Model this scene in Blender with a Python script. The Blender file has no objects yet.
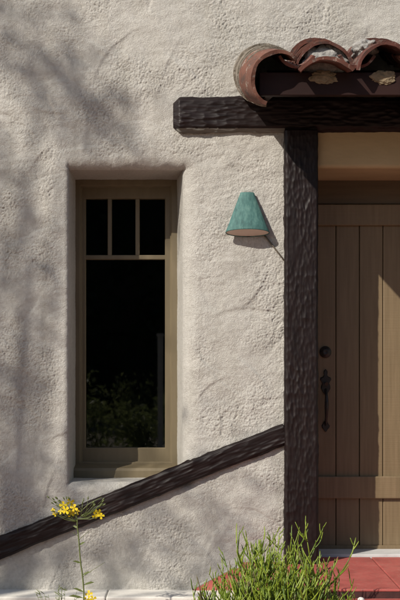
import bpy, bmesh, math, random
import numpy as np
from mathutils import Vector, Matrix, Quaternion

random.seed(7)
SC = bpy.context.scene
COL = SC.collection

# ------------------------------------------------------------------ camera
F, CX, CY = 1079.0, 195.0, 370.0          # focal length and principal point in photo pixels
CAMZ, WALLD = 1.5, 5.9
cd = bpy.data.cameras.new('camera')
cam = bpy.data.objects.new('camera', cd)
COL.objects.link(cam)
cam.location = (0, -WALLD, CAMZ)
cam.rotation_euler = (math.radians(90), 0, 0)
cd.sensor_fit = 'HORIZONTAL'
cd.sensor_width = 36.0
cd.lens = 36.0 * F / 400.0
cd.shift_x = (200 - CX) / 400.0
cd.shift_y = (CY - 300) / 400.0
cd.clip_end = 500
SC.camera = cam

# ------------------------------------------------------------------ light
SUN = Vector((0.965, 1.0, -1.0)).normalized()          # the way the light travels
w = bpy.data.worlds.new('World')
SC.world = w
w.use_nodes = True
nt = w.node_tree
bg = nt.nodes['Background']
sky = nt.nodes.new('ShaderNodeTexSky')
sky.sky_type = 'NISHITA'
sky.sun_disc = False
sky.sun_elevation = math.asin(-SUN.z)
sky.sun_rotation = math.atan2(-SUN.x, -SUN.y)
nt.links.new(sky.outputs[0], bg.inputs[0])
bg.inputs[1].default_value = 0.085
sl = bpy.data.lights.new('sun', 'SUN')
sl.energy = 4.9
sl.angle = math.radians(0.53)
sl.color = (1.0, 0.925, 0.81)
so = bpy.data.objects.new('sun', sl)
COL.objects.link(so)
so.rotation_euler = SUN.to_track_quat('-Z', 'Y').to_euler()
so.location = (-8, -8, 9)
vs = SC.view_settings
vs.view_transform = 'Standard'
vs.look = 'None'
vs.exposure = 0.18
vs.gamma = 1.0
vs.use_curve_mapping = False


def at(px, py, Z):
    """photo pixel at distance Z from the camera -> world point"""
    return Vector(((px - CX) * Z / F, Z - WALLD, CAMZ + (CY - py) * Z / F))


# ------------------------------------------------------------------ materials
def mat(name, build):
    m = bpy.data.materials.new(name)
    m.use_nodes = True
    n = m.node_tree
    b = n.nodes['Principled BSDF']
    build(n, b)
    return m


def node(n, t, **kw):
    x = n.nodes.new(t)
    for k, v in kw.items():
        if k in x.inputs:
            x.inputs[k].default_value = v
        else:
            setattr(x, k, v)
    return x


def coords(n, scale=(1, 1, 1), rand=True):
    tc = node(n, 'ShaderNodeTexCoord')
    mp = node(n, 'ShaderNodeMapping')
    mp.inputs['Scale'].default_value = scale
    n.links.new(tc.outputs['Object'], mp.inputs['Vector'])
    if rand:
        oi = node(n, 'ShaderNodeObjectInfo')
        mu = node(n, 'ShaderNodeMath', operation='MULTIPLY')
        mu.inputs[1].default_value = 37.0
        n.links.new(oi.outputs['Random'], mu.inputs[0])
        n.links.new(mu.outputs[0], mp.inputs['Location'])
    return mp.outputs[0]


def noise(n, vec, scale, detail=4, rough=0.55):
    x = node(n, 'ShaderNodeTexNoise')
    x.inputs['Scale'].default_value = scale
    x.inputs['Detail'].default_value = detail
    x.inputs['Roughness'].default_value = rough
    n.links.new(vec, x.inputs['Vector'])
    return x.outputs['Fac']


def ramp(n, fac, stops):
    x = node(n, 'ShaderNodeValToRGB')
    e = x.color_ramp.elements
    while len(e) < len(stops):
        e.new(0.5)
    for i, (p, c) in enumerate(stops):
        e[i].position = p
        e[i].color = (*c, 1)
    n.links.new(fac, x.inputs['Fac'])
    return x.outputs['Color']


def mix(n, fac, a, b, blend='MIX'):
    x = node(n, 'ShaderNodeMix', data_type='RGBA', blend_type=blend)
    if isinstance(fac, float):
        x.inputs[0].default_value = fac
    else:
        n.links.new(fac, x.inputs[0])
    for s, v in ((6, a), (7, b)):
        if isinstance(v, tuple):
            x.inputs[s].default_value = (*v, 1)
        else:
            n.links.new(v, x.inputs[s])
    return x.outputs[2]


def bump(n, b, height, strength=0.3, dist=0.003, prev=None):
    x = node(n, 'ShaderNodeBump')
    x.inputs['Strength'].default_value = strength
    x.inputs['Distance'].default_value = dist
    n.links.new(height, x.inputs['Height'])
    if prev is not None:
        n.links.new(prev, x.inputs['Normal'])
    n.links.new(x.outputs[0], b.inputs['Normal'])
    return x.outputs[0]


def simple(name, c1, c2, scale=8, rough=0.8, bstr=0.3, bscale=None, bdist=0.003, stretch=(1, 1, 1), spec=0.5):
    def f(n, b):
        v = coords(n, stretch)
        n.links.new(ramp(n, noise(n, v, scale, 5), [(0.3, c1), (0.7, c2)]), b.inputs['Base Color'])
        b.inputs['Roughness'].default_value = rough
        b.inputs['Specular IOR Level'].default_value = spec
        if bstr:
            bump(n, b, noise(n, v, bscale or scale * 6, 3), bstr, bdist)
    return mat(name, f)


def m_stucco(n, b):
    v = coords(n, rand=False)
    vz = node(n, 'ShaderNodeMapping')
    vz.inputs['Scale'].default_value = (9, 1, 0.8)
    n.links.new(v, vz.inputs['Vector'])
    base = ramp(n, noise(n, v, 2.2, 5), [(0.3, (0.52, 0.505, 0.47)), (0.7, (0.605, 0.588, 0.55))])
    fine = ramp(n, noise(n, v, 60, 4), [(0.3, (0.72, 0.71, 0.70)), (0.65, (1.0, 1.0, 1.0))])
    c = mix(n, 0.6, base, fine, 'MULTIPLY')
    # faint rain streaks and grime of the plaster itself
    c = mix(n, 0.55, c, ramp(n, noise(n, vz.outputs[0], 1.3, 4), [(0.32, (0.86, 0.85, 0.82)), (0.55, (1, 1, 1))]), 'MULTIPLY')
    n.links.new(c, b.inputs['Base Color'])
    b.inputs['Roughness'].default_value = 0.95
    b.inputs['Specular IOR Level'].default_value = 0.15
    p = bump(n, b, noise(n, v, 165, 5, 0.7), 1.0, 0.009)
    bump(n, b, noise(n, v, 420, 2), 0.5, 0.002, p)


def m_timber(n, b):
    v = coords(n, (3, 40, 40))
    c = ramp(n, noise(n, v, 1.4, 6), [(0.25, (0.0052, 0.0028, 0.0029)), (0.75, (0.0145, 0.008, 0.0079))])
    v2 = coords(n)
    c = mix(n, ramp(n, noise(n, v2, 14, 5), [(0.58, (0, 0, 0)), (0.85, (0.5, 0.5, 0.5))]), c, (0.032, 0.021, 0.023))
    n.links.new(c, b.inputs['Base Color'])
    b.inputs['Roughness'].default_value = 0.48
    b.inputs['Specular IOR Level'].default_value = 0.25
    bump(n, b, noise(n, v, 2.5, 5, 0.65), 0.5, 0.0025)


def m_tile(n, b):
    v = coords(n)
    oi = node(n, 'ShaderNodeObjectInfo')
    c = ramp(n, oi.outputs['Random'], [(0.0, (0.085, 0.026, 0.02)), (0.45, (0.125, 0.043, 0.03)), (0.8, (0.155, 0.066, 0.045)), (1.0, (0.075, 0.026, 0.022))])
    c = mix(n, 0.7, c, ramp(n, noise(n, v, 9, 6), [(0.3, (0.6, 0.58, 0.56)), (0.7, (1.15, 1.1, 1.05))]), 'MULTIPLY')
    c = mix(n, ramp(n, noise(n, v, 22, 6, 0.7), [(0.56, (0, 0, 0)), (0.66, (0.75, 0.75, 0.75))]), c, (0.33, 0.29, 0.25))
    c = mix(n, ramp(n, noise(n, v, 16, 6, 0.7), [(0.50, (0, 0, 0)), (0.66, (0.8, 0.8, 0.8))]), c, (0.04, 0.03, 0.026))
    n.links.new(c, b.inputs['Base Color'])
    b.inputs['Roughness'].default_value = 0.85
    bump(n, b, noise(n, v, 70, 4), 0.5, 0.004)


def m_lichen(n, b):
    v = coords(n)
    c = ramp(n, noise(n, v, 17, 9, 0.82), [(0.3, (0.05, 0.045, 0.035)), (0.48, (0.16, 0.135, 0.105)), (0.62, (0.33, 0.30, 0.26)), (0.75, (0.12, 0.09, 0.06))])
    n.links.new(c, b.inputs['Base Color'])
    b.inputs['Roughness'].default_value = 0.95
    bump(n, b, noise(n, v, 60, 5, 0.7), 0.8, 0.008)


def m_door(n, b):
    v = coords(n, (60, 60, 3))
    v2 = coords(n, rand=False)
    c = ramp(n, noise(n, v, 1.2, 5), [(0.3, (0.135, 0.096, 0.051)), (0.7, (0.18, 0.129, 0.072))])
    n.links.new(c, b.inputs['Base Color'])
    b.inputs['Roughness'].default_value = 0.55
    sc = node(n, 'ShaderNodeMapping')
    sc.inputs['Scale'].default_value = (2.5, 1, 110)       # horizontal saw marks
    n.links.new(v2, sc.inputs['Vector'])
    bump(n, b, noise(n, sc.outputs[0], 1.0, 3), 0.45, 0.0025)


def m_patina(n, b):
    v = coords(n, (1, 1, 0.22))
    c = ramp(n, noise(n, v, 44, 7, 0.7), [(0.28, (0.018, 0.06, 0.06)), (0.5, (0.045, 0.125, 0.118)), (0.72, (0.10, 0.205, 0.185))])
    c = mix(n, ramp(n, noise(n, v, 90, 4, 0.7), [(0.62, (0, 0, 0)), (0.75, (0.5, 0.5, 0.5))]), c, (0.10, 0.10, 0.075))
    n.links.new(c, b.inputs['Base Color'])
    b.inputs['Roughness'].default_value = 0.75
    b.inputs['Metallic'].default_value = 0.0
    bump(n, b, noise(n, v, 120, 3), 0.3, 0.002)


def m_floor(n, b):
    v = coords(n, rand=False)
    oi = node(n, 'ShaderNodeObjectInfo')
    c = ramp(n, noise(n, v, 4, 6, 0.6), [(0.28, (0.29, 0.062, 0.053)), (0.55, (0.39, 0.092, 0.078)), (0.8, (0.43, 0.145, 0.118))])
    c = mix(n, ramp(n, noise(n, v, 55, 5, 0.75), [(0.52, (0, 0, 0)), (0.72, (0.6, 0.6, 0.6))]), c, (0.36, 0.20, 0.16))
    c = mix(n, ramp(n, noise(n, v, 11, 6, 0.7), [(0.5, (0, 0, 0)), (0.75, (0.55, 0.55, 0.55))]), c, (0.20, 0.055, 0.045))
    n.links.new(c, b.inputs['Base Color'])
    b.inputs['Roughness'].default_value = 0.6
    bump(n, b, noise(n, v, 90, 3), 0.15, 0.002)


def m_glass(n, b):
    b.inputs['Base Color'].default_value = (0.9, 0.92, 0.9, 1)
    b.inputs['Roughness'].default_value = 0.0
    b.inputs['IOR'].default_value = 1.45
    tr = node(n, 'ShaderNodeBsdfTransparent')
    tr.inputs[0].default_value = (0.80, 0.82, 0.80, 1)
    gl = node(n, 'ShaderNodeBsdfGlossy')
    gl.inputs['Roughness'].default_value = 0.02
    fr = node(n, 'ShaderNodeFresnel')
    fr.inputs[0].default_value = 1.5
    ms = node(n, 'ShaderNodeMixShader')
    n.links.new(fr.outputs[0], ms.inputs[0])
    n.links.new(tr.outputs[0], ms.inputs[1])
    n.links.new(gl.outputs[0], ms.inputs[2])
    n.links.new(ms.outputs[0], n.nodes['Material Output'].inputs['Surface'])


def leafmat(name, c1, c2, trans=0.35, rough=0.5):
    def f(n, b):
        g = node(n, 'ShaderNodeNewGeometry')
        c = ramp(n, g.outputs['Random Per Island'], [(0.0, c1), (1.0, c2)])
        n.links.new(c, b.inputs['Base Color'])
        b.inputs['Roughness'].default_value = rough
        t = node(n, 'ShaderNodeBsdfTranslucent')
        n.links.new(c, t.inputs[0])
        ms = node(n, 'ShaderNodeMixShader')
        ms.inputs[0].default_value = trans
        n.links.new(b.outputs[0], ms.inputs[1])
        n.links.new(t.outputs[0], ms.inputs[2])
        n.links.new(ms.outputs[0], n.nodes['Material Output'].inputs['Surface'])
    return mat(name, f)


M = {
    'stucco': mat('stucco', m_stucco),
    'timber': mat('dark_timber', m_timber),
    'tile': mat('terracotta', m_tile),
    'lichen': mat('lichen_tile', m_lichen),
    'door': mat('door_paint', m_door),
    'header': simple('header_painted_shade', (0.085, 0.058, 0.032), (0.11, 0.076, 0.043), 15, 0.6, 0.2, 60, 0.002, (0.3, 1, 3)),
    'patina': mat('verdigris', m_patina),
    'floor': mat('red_concrete', m_floor),
    'glass': mat('glass', m_glass),
    'olive': simple('olive_paint', (0.122, 0.097, 0.056), (0.152, 0.121, 0.072), 20, 0.5, 0.1, 120, 0.001, (1, 1, 0.2)),
    'mortar': simple('mortar', (0.17, 0.165, 0.16), (0.36, 0.35, 0.335), 35, 0.95, 0.9, 60, 0.01),
    'mortar_warm': simple('warm_mortar', (0.13, 0.10, 0.06), (0.24, 0.185, 0.12), 30, 0.95, 0.9, 60, 0.008),
    'fascia': simple('fascia_paint', (0.013, 0.0045, 0.0038), (0.023, 0.0085, 0.007), 12, 0.6, 0.2, 60, 0.002, (0.3, 1, 1), 0.2),
    'iron': simple('black_iron', (0.008, 0.007, 0.006), (0.016, 0.013, 0.011), 40, 0.45, 0.3, 120, 0.001),
    'white': simple('white_limewash', (0.56, 0.54, 0.50), (0.70, 0.68, 0.63), 7, 0.9, 0.4, 60, 0.004),
    'concrete': simple('pale_concrete', (0.42, 0.42, 0.42), (0.55, 0.55, 0.55), 10, 0.85, 0.3, 80, 0.002),
    'shade_strip': simple('painted_floor_shade', (0.035, 0.012, 0.011), (0.06, 0.018, 0.015), 20, 0.7, 0.3),
    'inside': simple('lamp_inside', (0.62, 0.55, 0.48), (0.70, 0.62, 0.55), 20, 0.8, 0.0),
    'thin_tube': simple('tube_paint', (0.07, 0.055, 0.04), (0.11, 0.09, 0.065), 30, 0.7, 0.2),
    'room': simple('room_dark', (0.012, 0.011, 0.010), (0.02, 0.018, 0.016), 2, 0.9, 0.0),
    'soil': simple('red_bounce_soil', (0.20, 0.10, 0.085), (0.30, 0.16, 0.13), 9, 0.95, 0.8, 40, 0.02),
    'ground': simple('pale_gravel', (0.27, 0.23, 0.18), (0.38, 0.33, 0.27), 14, 0.95, 0.8, 50, 0.01),
    'grey_wood': simple('bounce_lit_arris', (0.08, 0.075, 0.065), (0.18, 0.17, 0.15), 12, 0.85, 0.4, 60, 0.003, (0.25, 3, 3)),
    'tan': simple('bounce_warmed_plaster', (0.35, 0.265, 0.15), (0.43, 0.33, 0.195), 5, 0.9, 0.5, 30, 0.006, (0.5, 1, 1)),
    'bounce_pave': simple('bounce_terracotta', (0.22, 0.10, 0.055), (0.30, 0.145, 0.085), 4, 0.9, 0.4, 40, 0.004),
    'bark': simple('bark', (0.05, 0.035, 0.025), (0.10, 0.075, 0.055), 12, 0.9, 0.8, 40, 0.02, (4, 4, 0.6)),
    'leaf': leafmat('tree_leaf', (0.03, 0.055, 0.015), (0.07, 0.11, 0.03)),
    'bright_leaf': leafmat('bright_leaf', (0.12, 0.16, 0.05), (0.30, 0.33, 0.14), 0.5),
    'hedge': leafmat('hedge_leaf', (0.012, 0.022, 0.008), (0.04, 0.06, 0.02), 0.15),
    'stick': leafmat('green_stick', (0.065, 0.125, 0.012), (0.24, 0.31, 0.03), 0.08, 0.42),
    'old_stick': leafmat('old_stick', (0.11, 0.10, 0.04), (0.20, 0.17, 0.075), 0.05),
    'stalk': leafmat('flower_stalk', (0.08, 0.11, 0.03), (0.14, 0.17, 0.05), 0.1),
    'petal': leafmat('yellow_petal', (0.78, 0.56, 0.01), (0.88, 0.70, 0.03), 0.35),
    'pebble': simple('pebble', (0.6, 0.58, 0.55), (0.72, 0.70, 0.66), 30, 0.7, 0.2),
    'twig': simple('dry_twig', (0.16, 0.06, 0.04), (0.22, 0.09, 0.06), 30, 0.8, 0.2),
}


# ------------------------------------------------------------------ helpers
def link(name, me, m=None, parent=None, smooth=False):
    o = bpy.data.objects.new(name, me)
    COL.objects.link(o)
    if m and not me.materials:
        me.materials.append(M[m])
    if parent:
        o.parent = parent
    if smooth:
        me.polygons.foreach_set('use_smooth', [True] * len(me.polygons))
    return o


def mesh(name, verts, faces):
    me = bpy.data.meshes.new(name)
    me.from_pydata([tuple(v) for v in verts], [], faces)
    me.update()
    return me


def quadmesh(name, co, quads):
    """fast mesh from numpy arrays of vertices and quads"""
    me = bpy.data.meshes.new(name)
    me.vertices.add(len(co))
    me.vertices.foreach_set('co', np.asarray(co, dtype=np.float32).ravel())
    nq = len(quads)
    me.loops.add(nq * 4)
    me.loops.foreach_set('vertex_index', np.asarray(quads, dtype=np.int32).ravel())
    me.polygons.add(nq)
    me.polygons.foreach_set('loop_start', np.arange(0, nq * 4, 4, dtype=np.int32))
    me.polygons.foreach_set('loop_total', np.full(nq, 4, dtype=np.int32))
    me.update(calc_edges=True)
    me.validate()
    return me


def empty(name, loc=(0, 0, 0), parent=None):
    o = bpy.data.objects.new(name, None)
    COL.objects.link(o)
    o.location = loc
    o.empty_display_size = 0.1
    if parent:
        o.parent = parent
    return o


def tag(o, label=None, cat=None, group=None, kind=None):
    for k, v in (('label', label), ('category', cat), ('group', group), ('kind', kind)):
        if v:
            o[k] = v
    return o


def box(name, x0, x1, y0, y1, z0, z1, m, parent=None, bev=0.004, seg=2):
    bm = bmesh.new()
    bmesh.ops.create_cube(bm, size=1)
    c = Vector(((x0 + x1) / 2, (y0 + y1) / 2, (z0 + z1) / 2))
    for v in bm.verts:
        v.co = Vector((v.co.x * (x1 - x0), v.co.y * (y1 - y0), v.co.z * (z1 - z0)))
    if bev:
        bmesh.ops.bevel(bm, geom=bm.edges[:], offset=bev, segments=seg, affect='EDGES', profile=0.5)
    me = bpy.data.meshes.new(name)
    bm.to_mesh(me)
    bm.free()
    o = link(name, me, m, parent)
    o.location = c
    return o


def tube_data(pts, radii, sides=5, V=None, Fc=None, cap=True):
    if V is None:
        V, Fc = [], []
    n = len(pts)
    b0 = len(V)
    up = Vector((0.31, 0.87, 0.2)).normalized()
    for i, p in enumerate(pts):
        d = (pts[min(i + 1, n - 1)] - pts[max(i - 1, 0)])
        d = d.normalized() if d.length > 1e-9 else Vector((0, 0, 1))
        a = d.cross(up)
        if a.length < 1e-3:
            a = d.cross(Vector((1, 0, 0)))
        a.normalize()
        c = d.cross(a)
        for k in range(sides):
            t = 2 * math.pi * k / sides
            V.append(p + (a * math.cos(t) + c * math.sin(t)) * radii[i])
    for i in range(n - 1):
        for k in range(sides):
            k2 = (k + 1) % sides
            Fc.append((b0 + i * sides + k, b0 + i * sides + k2, b0 + (i + 1) * sides + k2, b0 + (i + 1) * sides + k))
    if cap:
        Fc.append(tuple(b0 + k for k in reversed(range(sides))))
        Fc.append(tuple(b0 + (n - 1) * sides + k for k in range(sides)))
    return V, Fc


# numpy noise
RNG = np.random.RandomState(11)


def perlin(x, y, seed=0):
    r = np.random.RandomState(seed)
    N = 512
    ang = r.rand(N, N) * 2 * np.pi
    gx, gy = np.cos(ang), np.sin(ang)
    xi, yi = np.floor(x).astype(int), np.floor(y).astype(int)
    xf, yf = x - xi, y - yi
    u = xf * xf * xf * (xf * (xf * 6 - 15) + 10)
    v = yf * yf * yf * (yf * (yf * 6 - 15) + 10)

    def g(ix, iy, fx, fy):
        a, b_ = ix % N, iy % N
        return gx[a, b_] * fx + gy[a, b_] * fy
    n00 = g(xi, yi, xf, yf)
    n10 = g(xi + 1, yi, xf - 1, yf)
    n01 = g(xi, yi + 1, xf, yf - 1)
    n11 = g(xi + 1, yi + 1, xf - 1, yf - 1)
    return (n00 * (1 - u) + n10 * u) * (1 - v) + (n01 * (1 - u) + n11 * u) * v


def fbm(x, y, seed=0, oct_=3, gain=0.5):
    s, a = 0, 1
    for i in range(oct_):
        s = s + a * perlin(x, y, seed + i)
        x, y, a = x * 2.03, y * 2.03, a * gain
    return s


def scallop(u, v, lu, lv, seed):
    """hewn adze marks: elongated shallow bowls that meet in ridges (0 = bottom, 1 = ridge)"""
    r = np.random.RandomState(seed)
    N = 256
    jx, jy = r.rand(N, N), r.rand(N, N)
    jz = r.rand(N, N)
    x, y = u / lu, v / lv
    y = y + 0.35 * perlin(x * 0.6, y * 0.3, seed + 5)
    xi, yi = np.floor(x).astype(int), np.floor(y).astype(int)
    best = np.full(x.shape, 9.0)
    for dx in (-1, 0, 1):
        for dy in (-1, 0, 1):
            a, b_ = xi + dx, yi + dy
            px = a + 0.5 + 0.85 * (jx[a % N, b_ % N] - 0.5)
            py = b_ + 0.5 + 0.85 * (jy[a % N, b_ % N] - 0.5)
            d = (x - px) ** 2 + (y - py) ** 2 + 0.35 * jz[a % N, b_ % N]
            best = np.minimum(best, d)
    return np.clip(best, 0, 1.2)


# ------------------------------------------------------------------ ground, bed, sky surroundings
def sheet(name, x0, x1, y0, y1, z, m, nx=2, ny=2):
    xs, ys = np.linspace(x0, x1, nx), np.linspace(y0, y1, ny)
    V = [(x, y, z) for y in ys for x in xs]
    Fc = [(j * nx + i, j * nx + i + 1, (j + 1) * nx + i + 1, (j + 1) * nx + i) for j in range(ny - 1) for i in range(nx - 1)]
    return tag(link(name, mesh(name, V, Fc), m), kind='structure')


sheet('ground', -120, 120, -200, 60, 0.0, 'ground')
bed = sheet('planting_bed', -4, 2.6, -1.75, -0.1, 0.0, 'soil', 60, 20)  # soil colour reddened to bounce warm light onto the wall foot
for v_ in bed.data.vertices:
    x, y = v_.co.x, v_.co.y
    e = min((y + 1.75) / 0.3, 1, (x + 4) / 0.3, (2.6 - x) / 0.3)
    v_.co.z = 0.004 + max(e, 0) * 0.13 + 0.02 * random.random() * max(e, 0)

# ------------------------------------------------------------------ house
house = tag(empty('house', (0, 0, 0)),
            'cream stucco house wall with deep window, plank door and dark timber porch', 'house')

WX0, WX1, WZ0, WZ1 = -0.692, -0.068, 0.885, 2.602       # window opening at the wall face
WXB = -0.112                                            # its right side at the window (the reveal is splayed)
DX0, DX1, DZ1 = 0.655, 1.665, 2.605                     # door opening
REC = 0.36


def axis(keys, steps):
    out = []
    for (a, b_), s in zip(zip(keys[:-1], keys[1:]), steps):
        k = max(1, int(round((b_ - a) / s)))
        out.extend(np.linspace(a, b_, k, endpoint=False))
    out.append(keys[-1])
    return np.array(out)


def build_wall():
    f = 0.0037
    xs = axis([-4.0, -1.25, WX0, WX1, DX0, 1.3, DX1, 4.0], [0.06, f, f, f, f, 0.02, 0.06])
    zs = axis([-0.02, 0.24, WZ0, WZ1, DZ1, 3.55, 5.2], [0.03, f, f, f, f, 0.06])
    X, Z = np.meshgrid(xs, zs)
    # large trowelled undulation
    h = 0.013 * fbm(X * 1.9, Z * 1.9, 1, 2) + 0.0075 * fbm(X * 7, Z * 9, 3, 3)
    broad = h.copy()
    # pebbly float finish, patchy
    patch = np.clip(0.72 + 2.0 * fbm(X * 3.1, Z * 3.4, 9, 2), 0.2, 1.35)
    wx, wz = X + 0.006 * perlin(X * 40, Z * 40, 20), Z + 0.006 * perlin(X * 40, Z * 40, 21)
    grain = 1.0 - 1.5 * scallop(wx, wz, 0.0092, 0.0092, 13) + 0.45 * perlin(wx * 50, wz * 50, 14)
    ddx = np.maximum(np.maximum(WX0 - X, X - WX1), 0)
    ddz = np.maximum(np.maximum(WZ0 - Z, Z - WZ1), 0)
    near = 0.25 + 0.75 * np.clip((np.hypot(ddx, ddz) - 0.03) / 0.06, 0, 1)
    fine_ = (X > -1.25) & (X < 1.3) & (Z > 0.24) & (Z < 3.55)
    h += np.where(fine_, patch, 0.3) * 0.0040 * grain * near
    # horizontal-ish drag marks
    h += 0.0030 * perlin(X * 9 + Z * 3, Z * 38 - X * 6, 30) * np.clip(0.3 + 1.6 * perlin(X * 2, Z * 2, 31), 0, 1)
    # trowel lap edges
    r = np.random.RandomState(5)
    for i in range(170):
        cx, cz = r.uniform(-1.2, 1.2), r.uniform(0.3, 3.5)
        a = r.choice([r.uniform(-0.5, 0.5), r.uniform(0.6, 1.4), r.uniform(2.0, 2.8)])
        L = r.uniform(0.05, 0.24)
        amp = r.uniform(0.002, 0.0068) * r.choice([1, -1])
        cur = r.uniform(-2.5, 2.5)
        dx, dz = X - cx, Z - cz
        msk = (np.abs(dx) < 0.3) & (np.abs(dz) < 0.3)
        dx, dz = dx[msk], dz[msk]
        s = dx * math.cos(a) + dz * math.sin(a)
        d = -dx * math.sin(a) + dz * math.cos(a) + cur * s * s + 0.006 * perlin(s * 30, dz * 8, 40 + i)
        win = np.clip(1 - (s / L) ** 2, 0, 1) ** 0.7
        h[msk] += amp * win * (1 / (1 + np.exp(np.clip(-d / 0.0028, -30, 30)))) * np.exp(-np.maximum(d, 0) / 0.05)
    Y = -np.where(fine_, h, broad)
    # rounded plaster arrises at the openings

    def rounding(x0, x1, z0, z1, rl, rr, rt, rb):
        wob = 1 + 0.25 * perlin(X * 5, Z * 5, 50)
        ux = np.where(X < x0, (x0 - X) / (rl * wob), np.where(X > x1, (X - x1) / (rr * wob), 0))
        uz = np.where(Z < z0, (z0 - Z) / (rb * wob), np.where(Z > z1, (Z - z1) / (rt * wob), 0))
        rx = np.where(X < x0, rl, rr)
        rz = np.where(Z < z0, rb, rt)
        u = np.sqrt(ux ** 2 + uz ** 2)
        re = np.where(ux + uz > 0, (rx * ux + rz * uz) / np.maximum(ux + uz, 1e-6), np.where(np.abs(X - x1) < 1e-5, rr, np.where(np.abs(X - x0) < 1e-5, rl, np.where(np.abs(Z - z1) < 1e-5, rt, rb))))
        t = np.clip(1 - u, 0, 1) * 0.95
        return re * (1 - np.sqrt(np.maximum(1 - t * t, 0))) * (u < 1)
    Y = Y + rounding(WX0, WX1, WZ0, WZ1, 0.026, 0.100, 0.070, 0.050)
    Y = Y + rounding(DX0, DX1, -1.0, DZ1, 0.02, 0.02, 0.045, 0.02)
    ny, nx = X.shape
    co = np.stack([X, Y, Z], -1).reshape(-1, 3)
    idx = np.arange(ny * nx).reshape(ny, nx)
    cxm, czm = (xs[:-1] + xs[1:]) / 2, (zs[:-1] + zs[1:]) / 2
    CXm, CZm = np.meshgrid(cxm, czm)
    hole = ((CXm > WX0) & (CXm < WX1) & (CZm > WZ0) & (CZm < WZ1)) | ((CXm > DX0) & (CXm < DX1) & (CZm < DZ1))
    q = np.stack([idx[:-1, :-1], idx[:-1, 1:], idx[1:, 1:], idx[1:, :-1]], -1)[~hole]
    verts, quads = [co], [q]
    base = len(co)

    def reveal(ids, flip, n_steps=24, seed=0, axis_n=0, amp=0.003, splay=False):
        nonlocal base
        e = co[ids]
        m_ = len(ids)
        rows = []
        for k in range(n_steps + 1):
            t = k / n_steps
            p = e.copy()
            p[:, 1] = e[:, 1] * (1 - t) + (REC + 0.06) * t
            if splay:
                xb = WX0 + (e[:, 0] - WX0) * (WXB - WX0) / (WX1 - WX0)
                p[:, 0] = e[:, 0] * (1 - t) + xb * t
            par = p[:, 2] if axis_n == 0 else p[:, 0]
            p[:, axis_n] += amp * np.minimum(1, k / 3) * (fbm(par * 6, p[:, 1] * 6, 70 + seed, 2) + 0.45 * perlin(par * 60, p[:, 1] * 60, 75 + seed))
            rows.append(p)
        pts = np.concatenate(rows)
        ii = np.arange(len(pts)).reshape(n_steps + 1, m_) + base
        qq = np.stack([ii[:-1, :-1], ii[:-1, 1:], ii[1:, 1:], ii[1:, :-1]], -1).reshape(-1, 4)
        if flip:
            qq = qq[:, ::-1]
        verts.append(pts)
        quads.append(qq)
        base += len(pts)
    ix = lambda v: int(np.argmin(np.abs(xs - v)))
    iz = lambda v: int(np.argmin(np.abs(zs - v)))
    reveal(idx[iz(WZ0):iz(WZ1) + 1, ix(WX0)], True, seed=0, axis_n=0)
    reveal(idx[iz(WZ0):iz(WZ1) + 1, ix(WX1)], False, seed=1, axis_n=0, splay=True)
    reveal(idx[iz(WZ1), ix(WX0):ix(WX1) + 1], True, seed=2, axis_n=2, splay=True)
    reveal(idx[iz(WZ0), ix(WX0):ix(WX1) + 1], False, seed=3, axis_n=2, splay=True)
    reveal(idx[0:iz(DZ1) + 1, ix(DX0)], True, seed=4, axis_n=0)
    reveal(idx[0:iz(DZ1) + 1, ix(DX1)], False, seed=5, axis_n=0)
    reveal(idx[iz(DZ1), ix(DX0):ix(DX1) + 1], True, seed=6, axis_n=2)
    me = quadmesh('wall', np.concatenate(verts), np.concatenate(quads))
    return link('wall', me, 'stucco', house, smooth=True)


build_wall()


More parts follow.
